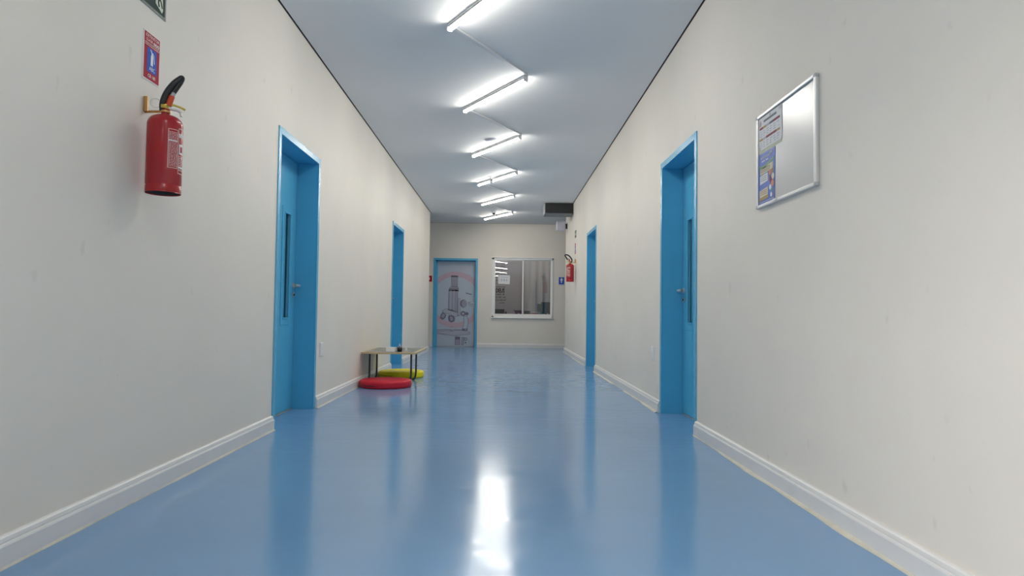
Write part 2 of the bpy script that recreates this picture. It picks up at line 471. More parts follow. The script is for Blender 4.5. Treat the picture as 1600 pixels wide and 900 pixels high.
# skirting boards: profile (distance from wall, height)
SK = [(0, 0), (.024, 0), (.024, .070), (.021, .076), (.0165, .0785), (.0165, .083), (.013, .094), (.008, .099), (0, .101)]
def skirting(b, p, q, n):
    """p,q ends on the wall line, n outward normal into the room"""
    p, q, n = Vector(p), Vector(q), Vector(n)
    vs = []
    for c in (p, q):
        for d, h in SK: vs.append((c.x + n.x * d, c.y + n.y * d, h))
    L = len(SK)
    fs = [[i, i + 1, L + i + 1, L + i] for i in range(L - 1)] + [list(range(L))[::-1], [L + i for i in range(L)]]
    b.add(vs, fs, 'skirt')
def caulk(b, p, q, n, rnd, w0=.004, w1=.012):
    p, q, n = Vector(p), Vector(q), Vector(n)
    N = max(2, int((q - p).length / .07)); ph = [rnd.uniform(0, 6) for _ in range(3)]
    vs = []
    for i in range(N + 1):
        c = p.lerp(q, i / N); s = (q - p).length * i / N
        w = w0 + w1 * max(0, .45 + .35 * math.sin(s * 2.1 + ph[0]) + .25 * math.sin(s * 5.3 + ph[1]) + .12 * math.sin(s * 13 + ph[2]))
        d = .024 + w
        vs += [(c.x + n.x * .022, c.y + n.y * .022, .010), (c.x + n.x * d, c.y + n.y * d, .0012), (c.x + n.x * d, c.y + n.y * d, -.002)]
    fs = []
    for i in range(N):
        for k in range(2): fs.append([i * 3 + k, i * 3 + k + 1, i * 3 + k + 4, i * 3 + k + 3])
    b.add(vs, fs, 'caulk', True)
rnd = random.Random(4)
def side_base(name, x, n, doors, yend, label, w1):
    b = MB(); c = MB(); y = YN
    if n > 0:
        skirting(b, (x, YN, 0), (x, OY0, 0), (n, 0, 0)); y = OY1
    for d in doors + [None]:
        e = d if d is not None else yend + .024
        a, z = (x, y, 0), (x, e, 0)
        skirting(b, a, z, (n, 0, 0)); caulk(c, a, z, (n, 0, 0), rnd, .003, w1)
        if d is not None: y = d + DW
    skirting(b, (x - n * .1 * 0, yend, 0), (-n * 5.0, yend, 0), (0, 1, 0))
    o = tag(b.build(name), label, 'skirting board', kind='structure')
    c.build('caulk_line', o, label='wavy cream sealant line along the floor')
side_base('baseboard_left', XL, 1, DOORS_L, YEL, 'white moulded skirting board along the left wall', .008)
side_base('baseboard_right', XR, -1, DOORS_R, YER, 'white moulded skirting board along the right wall', .022)
b = MB(); skirting(b, (-5, YB, 0), (BD0, YB, 0), (0, -1, 0)); skirting(b, (BD0 + DW, YB, 0), (5, YB, 0), (0, -1, 0))
tag(b.build('baseboard_back'), 'white skirting board along the far end wall', 'skirting board', kind='structure')

# ------------------------------------------------------------------ doors
def lever_handle(parent, X, leaf_y, side, m='steel', z=1.04):
    """side=+1: lever points to smaller x"""
    h = MB(); x = X
    h.cyl((x, leaf_y, z), (x, leaf_y - .008, z), .025, m, 20)
    h.cyl((x, leaf_y - .006, z), (x, leaf_y - .055, z), .009, m, 14)
    h.tube([(x, leaf_y - .052, z), (x - side * .02, leaf_y - .058, z), (x - side * .06, leaf_y - .058, z), (x - side * .115, leaf_y - .052, z)], .012, m)
    o = h.build('door_handle', parent, label='brushed metal lever handle')
    k = MB(); k.cyl((x, leaf_y, z - .075), (x, leaf_y - .008, z - .075), .023, m, 20)
    k.cyl((x, leaf_y - .006, z - .075), (x, leaf_y - .014, z - .075), .008, 'blackmat', 10)
    k.build('keyhole_escutcheon', parent, label='round metal lock cover below the handle')
    return o

def make_door(n, label, loc, rz, far_is_right=True, vision=True, poster=False, stop=0.):
    t = thing('door_%d' % n, label, 'door', loc, rz, kind='structure')
    W, Hh, R = DW, DH, .175
    mx = (lambda v: v) if far_is_right else (lambda v: W - v)
    f = MB()
    D2 = .26 if rz else .21
    for a, c in ((0, .05), (W - .05, W)):
        f.box(a, c, -.008, 0, 0, Hh, 'bluetrim', .002)
    f.box(.05, W - .05, -.008, 0, Hh - .05, Hh, 'bluetrim', .002)
    f.box(.021, .05, 0, D2, 0, Hh - .021, 'blue'); f.box(W - .05, W - .021, 0, D2, 0, Hh - .021, 'blue')
    f.box(.05, W - .05, 0, D2, Hh - .05, Hh - .021, 'blue')
    if stop:
        f.box(.05, .05 + stop, R - .03, R - .004, 0, Hh - .05, 'blue'); f.box(W - .05 - stop * .5, W - .05, R - .03, R - .004, 0, Hh - .05, 'blue')
        f.box(.05, W - .05, R - .03, R - .004, Hh - .05 - stop * .5, Hh - .05, 'blue')
    f.build('door_frame', t)
    L = MB(); x0, x1, z0, z1 = .055, W - .055, .012, Hh - .055
    hx = sorted((mx(.705), mx(.84))); hz = (.77, 1.625)
    if vision:
        L.box(x0, hx[0], R, R + .026, z0, z1, 'blue'); L.box(hx[1], x1, R, R + .026, z0, z1, 'blue')
        L.box(hx[0], hx[1], R, R + .026, z0, hz[0], 'blue'); L.box(hx[0], hx[1], R, R + .026, hz[1], z1, 'blue')
    else:
        L.box(x0, x1, R, R + .026, z0, z1, 'blue' if not poster else 'poster')
    th = MB(); th.box(.05, W - .05, R + .002, R + .06, .0, .003, 'caulk'); th.build('threshold', t)
    leaf = L.build('door_leaf', t)
    if vision:
        s = MB(); ox = sorted((mx(.655), mx(.885))); oz = (.715, 1.68)
        for a, c, e, g_ in ((ox[0], hx[0], oz[0], oz[1]), (hx[1], ox[1], oz[0], oz[1]), (hx[0], hx[1], oz[0], hz[0]), (hx[0], hx[1], hz[1], oz[1])):
            s.box(a, c, R - .006, R, e, g_, 'blue', .0015)
        for a, c, e, g_ in ((hx[0] - .006, hx[0] + .004, hz[0], hz[1]), (hx[1] - .004, hx[1] + .006, hz[0], hz[1]), (hx[0], hx[1], hz[0] - .006, hz[0] + .004), (hx[0], hx[1], hz[1] - .004, hz[1] + .006)):
            s.box(a, c, R - .012, R - .003, e, g_, 'blue', .0015)
        s.build('vision_panel_frame', leaf)
        gl = MB(); gl.box(hx[0], hx[1], R + .014, R + .018, hz[0], hz[1], 'glass'); gl.build('glass_pane', leaf, label='narrow vertical strip of glass')
    hs = 1 if far_is_right else -1
    if poster: lever_handle(leaf, .978, R, 1, 'steel', 1.06)
    else: lever_handle(leaf, mx(.972), R, hs)
    return t, leaf

(p, r) = on_left(DOORS_L[0]); make_door(1, 'near left blue door with narrow glass strip, set deep in its frame', p, r, True)
(p, r) = on_right(DOORS_R[0] + DW); make_door(2, 'near right blue door with narrow glass strip, past the whiteboard', p, r, False)
(p, r) = on_left(DOORS_L[1]); make_door(3, 'farther blue door on the left wall, behind the low table', p, r, True)
(p, r) = on_right(DOORS_R[1] + DW); make_door(4, 'farther blue door on the right wall, just before the small extinguisher', p, r, False)
(p, r) = on_back(BD0); d5, leaf5 = make_door(5, 'blue framed door at corridor end with grey microscope print', p, r, True, False, True, .04)

# print on the far door (door-local metres from the frame's lower left corner)
def du(u): return (u - 678.0) / 64.7
def dv(v): return (544.9 - v) / 65.2
RY = .175
def c7(x, y): return (du(675 + x / 11.25), dv(400 + y / 11.25))
def c8(x, y): return (du(675 + x / 11.53), dv(470 + y / 11.53))
b = MB()
y_a, y_b, y_c, y_d = RY - .0012, RY - .0020, RY - .0028, RY - .0036
def clipring():
    cx, cz = du(712), dv(470.5); r0, r1 = 36.5 / 65, 44.5 / 65
    xa, xb = .056, DW - .056
    N = 120
    for j in range(N):
        t, u = 2 * PI * j / N, 2 * PI * (j + 1) / N
        q = [(cx + rr * math.cos(a), cz + rr * math.sin(a)) for rr, a in ((r0, t), (r1, t), (r1, u), (r0, u))]
        if all(xa < p_[0] < xb for p_ in q): b.prism(q, y_a, RY, 'posterpink')
        elif any(xa < p_[0] < xb for p_ in q):
            q = [(min(max(p_[0], xa), xb), p_[1]) for p_ in q]; b.prism(q, y_a, RY, 'posterpink')
clipring()
def P(pts, m, y=None, out='posterdark', w=.008, f=c8):
    q = [f(*p_) for p_ in pts]
    y = y_b if y is None else y
    b.prism(q, y, y_a, m)
    if out: b.poly(q, w, y - .0006, y, out, True)
P([(340, 370), (452, 370), (448, 570), (345, 565)], 'postergrey', f=c7)
P([(335, 362), (456, 362), (456, 385), (335, 385)], 'posterdark', f=c7, out=None)
P([(330, 560), (460, 560), (470, 590), (310, 590)], 'postermid', f=c7)
P([(308, 585), (470, 585), (472, 640), (306, 640)], 'postergrey', f=c7)
P([(305, -180), (470, -180), (470, 240), (300, 195)], 'postergrey')
b.line(c8(345, -170), c8(340, 190), .03, y_c, y_b, 'postermid'); b.line(c8(400, -170), c8(400, 205), .02, y_c, y_b, 'postermid')
P([(478, -20), (515, -20), (518, 300), (475, 300)], 'postermid')
b.disc(*c8(577, 75), .10, y_b, y_a, 'posterdark', sx=.82); b.disc(*c8(590, 75), .085, y_c, y_b, 'postergrey', sx=.75)
for k in (-30, 0, 30): b.line(c8(590 + k, 30), c8(590 + k, 120), .006, y_d, y_c, 'posterdark')
P([(190, 215), (240, 180), (300, 180), (400, 205), (470, 240), (485, 300), (420, 320), (330, 270), (250, 255), (205, 235)], 'postermid')
P([(200, 235), (270, 285), (245, 345), (200, 378), (150, 345), (165, 285)], 'posterdark', y_c, None)
P([(205, 260), (250, 290), (215, 345), (170, 320)], 'postergrey', y_d, None)
P([(310, 290), (390, 295), (425, 340), (415, 405), (360, 425), (315, 400), (300, 340)], 'posterdark', y_c, None)
P([(330, 315), (385, 320), (395, 385), (345, 395)], 'postergrey', y_d, None)
b.ring(*c8(572, 258), .030, .062, y_b, y_a, 'posterdark', 20); b.disc(*c8(572, 258), .030, y_b, y_a, 'postermid', 16)
b.disc(*c8(640, 260), .042, y_b, y_a, 'posterdark', 16)
P([(585, 310), (645, 305), (668, 400), (650, 535), (560, 540), (590, 420)], 'poster', None, 'posterdark', .01)
P([(545, 570), (580, 520), (620, 560), (655, 515), (660, 570)], 'posterdark', None, None)
P([(92, 590), (330, 575), (540, 560), (710, 600), (700, 635), (430, 668), (95, 612)], 'postermid')
b.line(c8(95, 562), c8(380, 552), .014, y_b, y_a, 'posterdark'); b.line(c8(400, 552), c8(560, 558), .012, y_b, y_a, 'posterdark')
P([(100, 625), (430, 655), (700, 622), (700, 640), (430, 675), (95, 640)], 'postergrey', y_c, None)
P([(340, 545), (400, 545), (395, 520), (345, 520)], 'posterlight', None, None); b.line(c8(345, 505), c8(385, 505), .02, y_b, y_a, 'postergrey')
P([(335, 570), (400, 570), (400, 582), (335, 582)], 'posterdark', y_c, None)
P([(430, 680), (525, 680), (525, 835), (430, 835)], 'posterdark', None, None)
P([(440, 735), (515, 735), (515, 830), (440, 830)], 'postergrey', y_c, None)
P([(555, 690), (600, 690), (590, 830), (550, 830)], 'postergrey', None, 'posterdark', .008)
b.ring(*c8(622, 725), .022, .040, y_b, y_a, 'posterdark', 18); b.disc(*c8(625, 790), .022, y_b, y_a, 'posterdark', 12)
b.line(c8(660, 690), c8(700, 800), .008, y_b, y_a, 'postergrey')
b.ring(*c7(562, 663), .030, .042, y_b, y_a, 'posterlight', 18)
b.line(c7(598, 668), c7(705, 698), .022, y_b, y_a, 'posterdark')
b.line(c7(642, 845), c7(700, 845), .028, y_b, y_a, 'posterdark')
b.build('microscope_print', leaf5, label='grey line drawing of a microscope over a pale pink ring')

# ------------------------------------------------------------------ far window
(p, r) = on_back(0)
w = thing('window_1', 'two-pane sliding window with white aluminium frame in the far wall', 'window', p, r, kind='structure')
f = MB(); ox0, ox1, oz0, oz1 = -.262, 1.215, .722, 2.168
for a, c, e, g_ in ((ox0, WX0 + .012, oz0, oz1), (WX1 - .012, ox1, oz0, oz1), (ox0, ox1, oz1 - .045, oz1), (ox0, ox1, oz0, oz0 + .04)):
    f.box(a, c, -.02, .06, e, g_, 'whiteplastic', .003)
f.box(ox0 - .012, ox1 + .012, -.045, .0, oz1 - .004, oz1 + .012, 'whiteplastic', .003)
f.box(ox0 - .012, ox1 + .012, -.05, .0, oz0 - .016, oz0 + .008, 'whiteplastic', .004)
f.build('window_frame', w)
def sash(x0, x1, y, nm):
    s = MB(); t_ = .032; z0, z1 = .762, 2.125
    s.box(x0, x0 + t_, y, y + .022, z0, z1, 'whiteplastic', .002); s.box(x1 - t_, x1, y, y + .022, z0, z1, 'whiteplastic', .002)
    s.box(x0 + t_, x1 - t_, y, y + .022, z0, z0 + .05, 'whiteplastic', .002); s.box(x0 + t_, x1 - t_, y, y + .022, z1 - .022, z1, 'whiteplastic', .002)
    o = s.build('sash', w)
    g_ = MB(); g_.box(x0 + t_, x1 - t_, y + .009, y + .013, z0 + .05, z1 - .022, 'glass'); g_.build('glass_pane', o)
    return o
sash(-.215, .50, .0, 'l'); sash(.47, 1.185, .026, 'r')
# dark vinyl lettering on the left pane
rn = random.Random(9)
b = MB()
def scribble(x, z, wd, h, m, y0=.0075, y1=.0088, gap=.35):
    cx = x
    while cx < x + wd:
        cw = h * rn.uniform(.45, .8)
        k = rn.random()
        if k < .35: b.line((cx, z), (cx + rn.uniform(-.1, .1) * h, z + h), h * .26, y0, y1, m)
        elif k < .7: b.ring(cx + cw / 2, z + h * .4, h * .18, h * .42, y0, y1, m, 8, rn.uniform(0, 2), rn.uniform(4.5, 6.2))
        else: b.line((cx, z + h * .2), (cx + cw, z + h * .75), h * .2, y0, y1, m); b.line((cx, z + h * .75), (cx + cw * .6, z), h * .16, y0, y1, m)
        cx += cw + h * .12
        if rn.random() < gap * .4: cx += h * .3
for (z, x, wd, h) in ((2.02, -.17, .23, .045), (1.93, -.17, .22, .045), (1.85, -.17, .22, .04), (1.76, -.17, .23, .045), (1.68, -.17, .10, .04), (1.60, -.17, .06, .04), (1.53, -.17, .06, .04), (1.44, -.15, .20, .042)):
    scribble(x, z, wd, h, 'blackmat')
b.text('DEUS', -.172, 1.328, .135, .0072, .0072, 'blackmat', sx=.66, bold=.006)
for (z, x, wd, h) in ((1.262, -.17, .22, .045), (1.192, -.175, .24, .045), (1.122, -.165, .22, .045), (1.06, -.08, .12, .035)):
    scribble(x, z, wd, h, 'blackmat')
o = b.build('window_lettering', w, label='black vinyl lettering down the left edge of the pane')
pn = MB(); pn.prism([(-.122, 1.752), (.172, 1.742), (.165, 1.528), (-.118, 1.540)], .003, .006, 'paper')
for (x, z, h) in ((-.04, 1.60, .06), (.02, 1.60, .06), (.08, 1.60, .05)): pn.line((x, z), (x + .01, z + h), .018, .0022, .003, 'paleink'); pn.line((x + .02, z), (x + .02, z + h * .8), .01, .0022, .003, 'paleink')
pn.line((-.05, 1.70), (.12, 1.695), .012, .0022, .003, 'paleink'); pn.line((-.10, 1.56), (-.095, 1.73), .008, .0022, .003, 'paleink')
(p, r) = on_back(0)
o = pn.build('paper_notice'); o.location = p; tag(o, 'white paper notice taped on the left window pane', 'notice')

# office behind the window
b = MB()
b.box(-1.5, 3.2, YB + 2.4, YB + 2.5, 0, TOP, 'office'); b.box(-1.6, -1.5, YB + .22, YB + 2.5, 0, TOP, 'office'); b.box(3.2, 3.3, YB + .22, YB + 2.5, 0, TOP, 'office')
b.box(-1.6, 3.3, YB + .22, YB + 2.5, TOP, TOP + .1, 'office')
tag(b.build('wall_office'), 'dim mauve office room walls seen through the far window', 'wall', kind='structure')
b = MB(); vs = []; N = 90
for i in range(N + 1):
    x = .55 + 1.5 * i / N; y = 18.3 + .010 * math.sin(i * .55) + .010 * math.sin(i * .23)
    vs += [(x, y, .1), (x, y, 2.85)]
b.add(vs, [[2 * i, 2 * i + 2, 2 * i + 3, 2 * i + 1] for i in range(N)], 'curtain', True)
b.cyl((.5, 18.3, 2.86), (2.1, 18.3, 2.86), .015, 'steel')
tag(b.build('curtain'), 'mauve grey curtain hanging in folds in the room behind the window', 'curtain')
b = MB(); b.box(-.6, 1.9, YB + .235, YB + .95, .755, .79, 'desk', .004)
for x in (-.55, 1.8):
    for y in (YB + .27, YB + .87): b.box(x, x + .05, y, y + .05, 0, .755, 'blackmat', .004)
tag(b.build('office_desk'), 'office desk standing right behind the far window', 'desk')
zt = .79
def item(name, label, cat, b, group=None): return tag(b.build(name), label, cat, group)
b = MB(); b.box(-.19, .045, 16.52, 16.70, zt, zt + .135, 'blackmat', .006); b.box(-.17, .025, 16.516, 16.521, zt + .02, zt + .1, 'screen')
item('black_device', 'black desk device behind the lower left corner of the window', 'office device', b)
b = MB(); b.lathe([(0, 0), (.024, 0), (.026, .01), (.026, .055), (.012, .07), (.012, .085), (0, .085)], 'brown', 14, Matrix.Translation((.085, 16.55, zt)))
item('small_bottle', 'small dark red bottle beside the left black device', 'bottle', b)
b = MB(); b.box(.31, .50, 16.46, 16.62, zt, zt + .115, 'purple', .015); b.box(.36, .44, 16.44, 16.459, zt, zt + .001, 'white')
b.prism([(.34, zt), (.46, zt), (.40, zt + .045)], 16.452, 16.459, 'white'); b.prism([(.26, zt + .12), (.33, zt + .05), (.34, zt + .11)], 16.47, 16.6, 'purple')
item('purple_pouch', 'purple patterned pouch with a white triangle by window mullion', 'pouch', b)
b = MB(); b.box(.535, .685, 16.5, 16.62, zt, zt + .105, 'blackmat', .006); b.box(.55, .67, 16.496, 16.501, zt + .02, zt + .085, 'screen')
item('black_device', 'smaller black desk device just right of the window mullion', 'office device', b)
b = MB(); b.box(.71, .85, 16.47, 16.56, zt, zt + .055, 'pinkbox', .004); b.box(.70, .86, 16.465, 16.565, zt + .055, zt + .08, 'paper', .004)
item('card_box', 'small pink box with a white lid on the desk', 'box', b)
b = MB(); b.lathe([(0, 0), (.036, 0), (.042, .09), (.038, .09), (.033, .006), (0, .006)], 'teal', 20, Matrix.Translation((.915, 16.5, zt)))
item('teal_cup', 'teal cup in front of the dark monitor', 'cup', b)
b = MB(); b.box(.865, .955, 16.62, 16.66, zt, zt + .28, 'darkgreen', .004)
item('upright_folder', 'dark green folder standing left of the dark monitor', 'folder', b)
mo = thing('computer_monitor', 'dark computer monitor behind the lower right of the window', 'monitor', (1.085, 16.62, zt))
b = MB(); b.box(-.13, .17, -.02, .02, .03, .325, 'screen', .004); b.build('display', mo)
b = MB(); b.box(-.08, .08, -.05, .07, 0, .012, 'blackmat', .003); b.box(-.02, .02, .015, .035, .01, .12, 'blackmat'); b.build('stand', mo)
b = MB(); b.box(.985, 1.05, 16.45, 16.49, zt, zt + .035, 'papergreen', .004)
item('sticky_note_block', 'small yellow green block on the desk before the monitor', 'note block', b)
b = MB(); b.lathe([(0, 0), (.014, 0), (.014, .04), (.006, .05), (0, .05)], 'white', 12, Matrix.Translation((1.11, 16.46, zt)))
item('small_white_bottle', 'tiny white bottle on desk at the window right corner', 'bottle', b)

# ------------------------------------------------------------------ ceiling lamps and conduits
LX0, LX1 = -.43, .185
def make_lamp(label, cat='ceiling light'):
    # root at the ceiling, midway; near end right (+x), far end left
    t = thing('tube_light', label, cat)
    p0, p1 = Vector((LX1, -.5, 0)), Vector((LX0, .5, 0)); off = Vector(((LX0 + LX1) / 2, 0, 0)); p0 -= off; p1 -= off
    d = (p1 - p0).normalized(); side = Vector((d.y, -d.x, 0)); L = (p1 - p0).length
    T = Matrix.Translation(p0) @ Matrix(((d.x, -d.y, 0, 0), (d.y, d.x, 0, 0), (0, 0, 1, 0), (0, 0, 0, 1)))
    b = MB(); b.box(0, L, -.014, .014, -.020, 0, 'lampbody', .003, T); b.build('lamp_body', t)
    # LED tube: frosted lower arc gives the light, the back of the tube is its white heat sink
    b = MB(); TL = T @ Matrix.Translation((.012, 0, -.040)) @ Matrix.Rotation(PI / 2, 4, 'Y'); EA = 1.75
    b.lathe([(.0185, 0), (.0185, L - .024)], 'tube', 12, TL, True, -.95, .95)
    for q in ((-EA, -.95), (.95, EA)): b.lathe([(.0185, 0), (.0185, L - .024)], 'tubeside', 6, TL, True, *q)
    b.build('led_tube', t, label='bright white glowing tube')
    b = MB(); b.lathe([(.0183, 0), (.0183, L - .024)], 'lampbody', 12, TL, True, EA, 2 * PI - EA); b.build('tube_back', t)
    for a in (0, L - .012):
        b = MB(); b.box(a - .004, a + .014, -.021, .021, -.060, 0, 'lampbody', .004, T); b.build('end_cap', t)
    return t
lamp0 = make_lamp('nearest white tube light, cut off by the top of the photo')
names = ['second tube light from the viewer, zigzag line on the ceiling', 'third tube light from the viewer, crossing beside the round ceiling disc',
         'fourth tube light from the viewer, behind the small ceiling sensor', 'fifth tube light from the viewer on the corridor ceiling', 'farthest tube light, last of the zigzag line before the end wall']
ends = [4.95, 6.99, 9.01, 11.06, 13.08, 15.12]
for i, e in enumerate(ends):
    t = lamp0 if i == 0 else copy_tree(lamp0)
    t.location = ((LX0 + LX1) / 2, e - .5, CEIL - .0015); t['group'] = 'tube lights in a zigzag along the ceiling'
    if i: t['label'] = names[i - 1]
for e, l in ((1.2, 'tube light overhead, just behind the viewer'), (-2.25, 'tube light on the ceiling well behind the viewer'), (-5.85, 'tube light near the closed corridor end')):
    t = copy_tree(lamp0); t.location = ((LX0 + LX1) / 2, e - .5, CEIL - .0015); t['label'] = l
t = copy_tree(lamp0); t.location = (-3.0, 5.9, CEIL - .0015); t['label'] = 'tube light inside the classroom behind the near left door'; del t['group']
t = copy_tree(lamp0); t.location = (.35, 17.4, CEIL); t.rotation_euler = (0, 0, 1.0); t['label'] = 'added unseen tube light brightening the office behind the far window'; del t['group']  # lamp added above the window view to brighten the office
cl = ['first flat cable conduit, joining the two nearest tube lights', 'second cable conduit, between second and third tube lights', 'third cable conduit, between third and fourth tube lights',
      'fourth cable conduit, between fourth and fifth tube lights', 'last cable conduit, between fifth tube light and farthest']
for i in range(5):
    a = Vector((LX0 + .03, ends[i] + .03, 0)); c = Vector((LX1 - .0, ends[i + 1] - 1.03, 0))
    d = (c - a).normalized(); L = (c - a).length
    T = Matrix.Translation(a) @ Matrix(((d.x, -d.y, 0, 0), (d.y, d.x, 0, 0), (0, 0, 1, 0), (0, 0, 0, 1)))
    b = MB(); b.box(0, L, -.02, .02, -.018, 0, 'lampbody', .003, T)
    o = b.build('cable_conduit'); o.location = (0, 0, CEIL - .0015); tag(o, cl[i], 'cable conduit', 'cable conduits between the tube lights')

b = MB(); b.lathe([(0, -.012), (.088, -.012), (.098, -.006), (.1, 0)], 'lilac', 36, Matrix.Translation((-.15, 8.3, CEIL)))
b.add([(-.15 + .1 * math.cos(a * PI / 18), 8.3 + .1 * math.sin(a * PI / 18), CEIL - .0005) for a in range(36)], [list(range(36))], 'lilac')
tag(b.build('round_cover'), 'flat round lilac grey disc cover on ceiling beside third tube light', 'ceiling cover')
t = thing('motion_sensor', 'small white sensor hanging from the ceiling by the fourth tube light', 'sensor', (-.21, 10.55, CEIL))
b = MB(); b.lathe([(0, 0), (.045, 0), (.04, -.012), (0, -.012)][::-1], 'whiteplastic', 20); b.cyl((0, 0, -.01), (0, 0, -.055), .014, 'palegrey'); b.build('bracket', t)
b = MB(); b.box(-.02, .035, -.025, .02, -.105, -.045, 'palegrey', .008); b.cyl((.01, -.026, -.06), (.01, -.034, -.06), .012, 'screen'); b.cyl((.012, -.026, -.088), (.012, -.036, -.088), .011, 'boxgrey'); b.build('sensor_head', t)
t = thing('dome_camera', 'small dark dome camera on the ceiling near the farthest tube light', 'security camera', (-.21, 14.15, CEIL))
b = MB(); b.lathe([(0, -.05), (.045, -.05), (.055, -.03), (.055, 0)], 'whiteplastic', 24); b.build('camera_housing', t)
b = MB(); b.lathe([(.036 * math.sin(a * PI / 16), -.05 - .034 * math.cos(a * PI / 16)) for a in range(9)], 'screen', 20); b.build('dome', t)

# ------------------------------------------------------------------ black box and lilac unit high on the right
t = thing('black_ceiling_box', 'wide black box mounted under the ceiling against the right wall', 'wall unit', (.80, 12.98, 2.785))
b = MB(); b.box(0, .555, .03, .45, 0, .205, 'boxgrey', .004); b.build('case', t)
b = MB(); b.box(.012, .552, .0, .03, .012, .205, 'blackmat', .003)
for i in range(9): b.box(.03, .535, -.003, .001, .03 + i * .019, .036 + i * .019, 'blackmat')
b.build('front_grille', t, label='black slatted front')
b = MB(); b.box(-.004, .0, .03, .45, .004, .205, 'palegrey'); b.build('side_panel', t, label='pale grey side')
t = thing('speaker_unit', 'pale lilac rounded unit high on the right wall corner, below black box', 'wall unit', (XR, 14.25, 2.60))
b = MB(); b.box(-.235, -.035, -.07, .07, 0, .21, 'lilac', .03, seg=4); b.build('housing', t)
b = MB(); b.box(-.036, 0, -.012, .012, .05, .16, 'blackmat', .002); b.build('mounting_bracket', t, label='small black bracket')

# ------------------------------------------------------------------ signs
def sign_frame(name, label, cat, loc, rz, w_, h, base, border, th=.003, bw=.006):
    t = thing(name, label, cat, loc, rz)
    b = MB(); b.box(0, w_, -th, 0, 0, h, border, .0006); b.build('backing_plate', t)
    b = MB(); b.box(bw, w_ - bw, -th - .0006, -th + .0002, bw, h - bw, base); b.build('printed_face', t)
    return t
def ext_icon(b, x, z, s, y0, y1, m):
    b.prism([(x - .12 * s, z), (x + .12 * s, z), (x + .12 * s, z + .58 * s), (x + .08 * s, z + .68 * s), (x - .08 * s, z + .68 * s), (x - .12 * s, z + .58 * s)], y0, y1, m)
    b.box(x - .05 * s, x + .05 * s, y0, y1, z + .68 * s, z + .80 * s, m)
    b.line((x - .02 * s, z + .84 * s), (x - .2 * s, z + .95 * s), .06 * s, y0, y1, m)
    b.line((x - .1 * s, z + .8 * s), (x + .12 * s, z + .8 * s), .05 * s, y0, y1, m)
    b.poly([(x + .08 * s, z + .8 * s), (x + .22 * s, z + .68 * s), (x + .27 * s, z + .4 * s), (x + .3 * s, z + .2 * s)], .05 * s, y0, y1, m)
(p, r) = on_left(2.925, 1.851)
t = sign_frame('extinguisher_sign', 'red and blue sign with white extinguisher symbol, above the near extinguisher', 'sign', p, r, .140, .218, 'redsign', 'white', bw=.005)
yf = -.0036
b = MB()
b.box(.030, .110, yf - .0008, yf, .040, .148, 'signblue'); b.build('blue_field', t)
b = MB(); ya, yb_ = yf - .0014, yf - .0001
b.text('EXTINTOR', .070, .192, .020, ya, yb_, 'white', 'CENTER', 1.15)
b.text('CLASSE', .044, .174, .017, ya, yb_, 'white', 'CENTER')
for k, ch in enumerate('ABC'):
    b.ring(.087 + k * .017, .178, .0052, .0075, ya, yb_, 'white', 14); b.text(ch, .087 + k * .017, .1745, .010, ya - .0003, yb_, 'white', 'CENTER')
b.box(.010, .130, ya, yb_, .1645, .1665, 'white'); b.box(.010, .130, ya, yb_, .156, .158, 'white')
ya2, yb2 = yf - .0022, yf - .0008
ext_icon(b, .068, .073, .072, ya2, yb2, 'white')
b.text('ABC', .071, .048, .026, ya2, yb2, 'white', 'CENTER')
b.text('CB 180', .070, .016, .021, ya, yb_, 'white', 'CENTER')
b.build('sign_lettering', t, label='white words and symbol on the sign')

(p, r) = on_left(2.806, 2.176)
t = sign_frame('exit_sign', 'dark green emergency exit sign with pale running figure, cut by photo top', 'sign', p, r, .300, .150, 'signgreen', 'white', bw=.0)
b = MB()
for e in (.004, .010):
    b.poly([(e, e), (.3 - e, e), (.3 - e, .15 - e), (e, .15 - e)], .0016, -.0044, -.0036, 'white' if e < .008 else 'glow', True)
# doorway with a running figure
b.prism([(.205, .045), (.262, .022), (.270, .036), (.262, .13), (.205, .13)], -.0046, -.0036, 'glow')
b.poly([(.243, .105), (.238, .08), (.226, .062), (.234, .040)], .010, -.0056, -.0046, 'signgreen'); b.poly([(.238, .08), (.252, .066), (.262, .044)], .009, -.0056, -.0046, 'signgreen')
b.poly([(.226, .098), (.243, .101), (.256, .088)], .007, -.0056, -.0046, 'signgreen'); b.disc(.247, .117, .008, -.0056, -.0046, 'signgreen', 14)
b.prism([(.04, .075), (.08, .11), (.08, .088), (.16, .088), (.16, .062), (.08, .062), (.08, .04)], -.0046, -.0036, 'glow')
b.build('running_figure', t, label='pale arrow, doorway and running figure')

(p, r) = on_right(12.67, 2.263)
t = sign_frame('exit_sign', 'small dark green exit sign on right wall, topmost above far extinguisher', 'sign', p, r, .26, .15, 'signgreen', 'white')
b = MB(); b.prism([(.04, .075), (.08, .11), (.08, .088), (.14, .088), (.14, .062), (.08, .062), (.08, .04)], -.0046, -.0036, 'glow'); b.box(.17, .22, -.0046, -.0036, .03, .12, 'glow'); b.build('pictogram', t)
(p, r) = on_right(12.64, 1.955)
t = sign_frame('extinguisher_sign', 'red sign with blue field on right wall, directly above far extinguisher', 'sign', p, r, .15, .215, 'redsign', 'white')
b = MB(); b.box(.03, .12, -.0044, -.0036, .04, .148, 'signblue'); ext_icon(b, .073, .07, .07, -.0052, -.0044, 'white'); b.box(.02, .13, -.0044, -.0036, .168, .172, 'white'); b.build('pictogram', t)

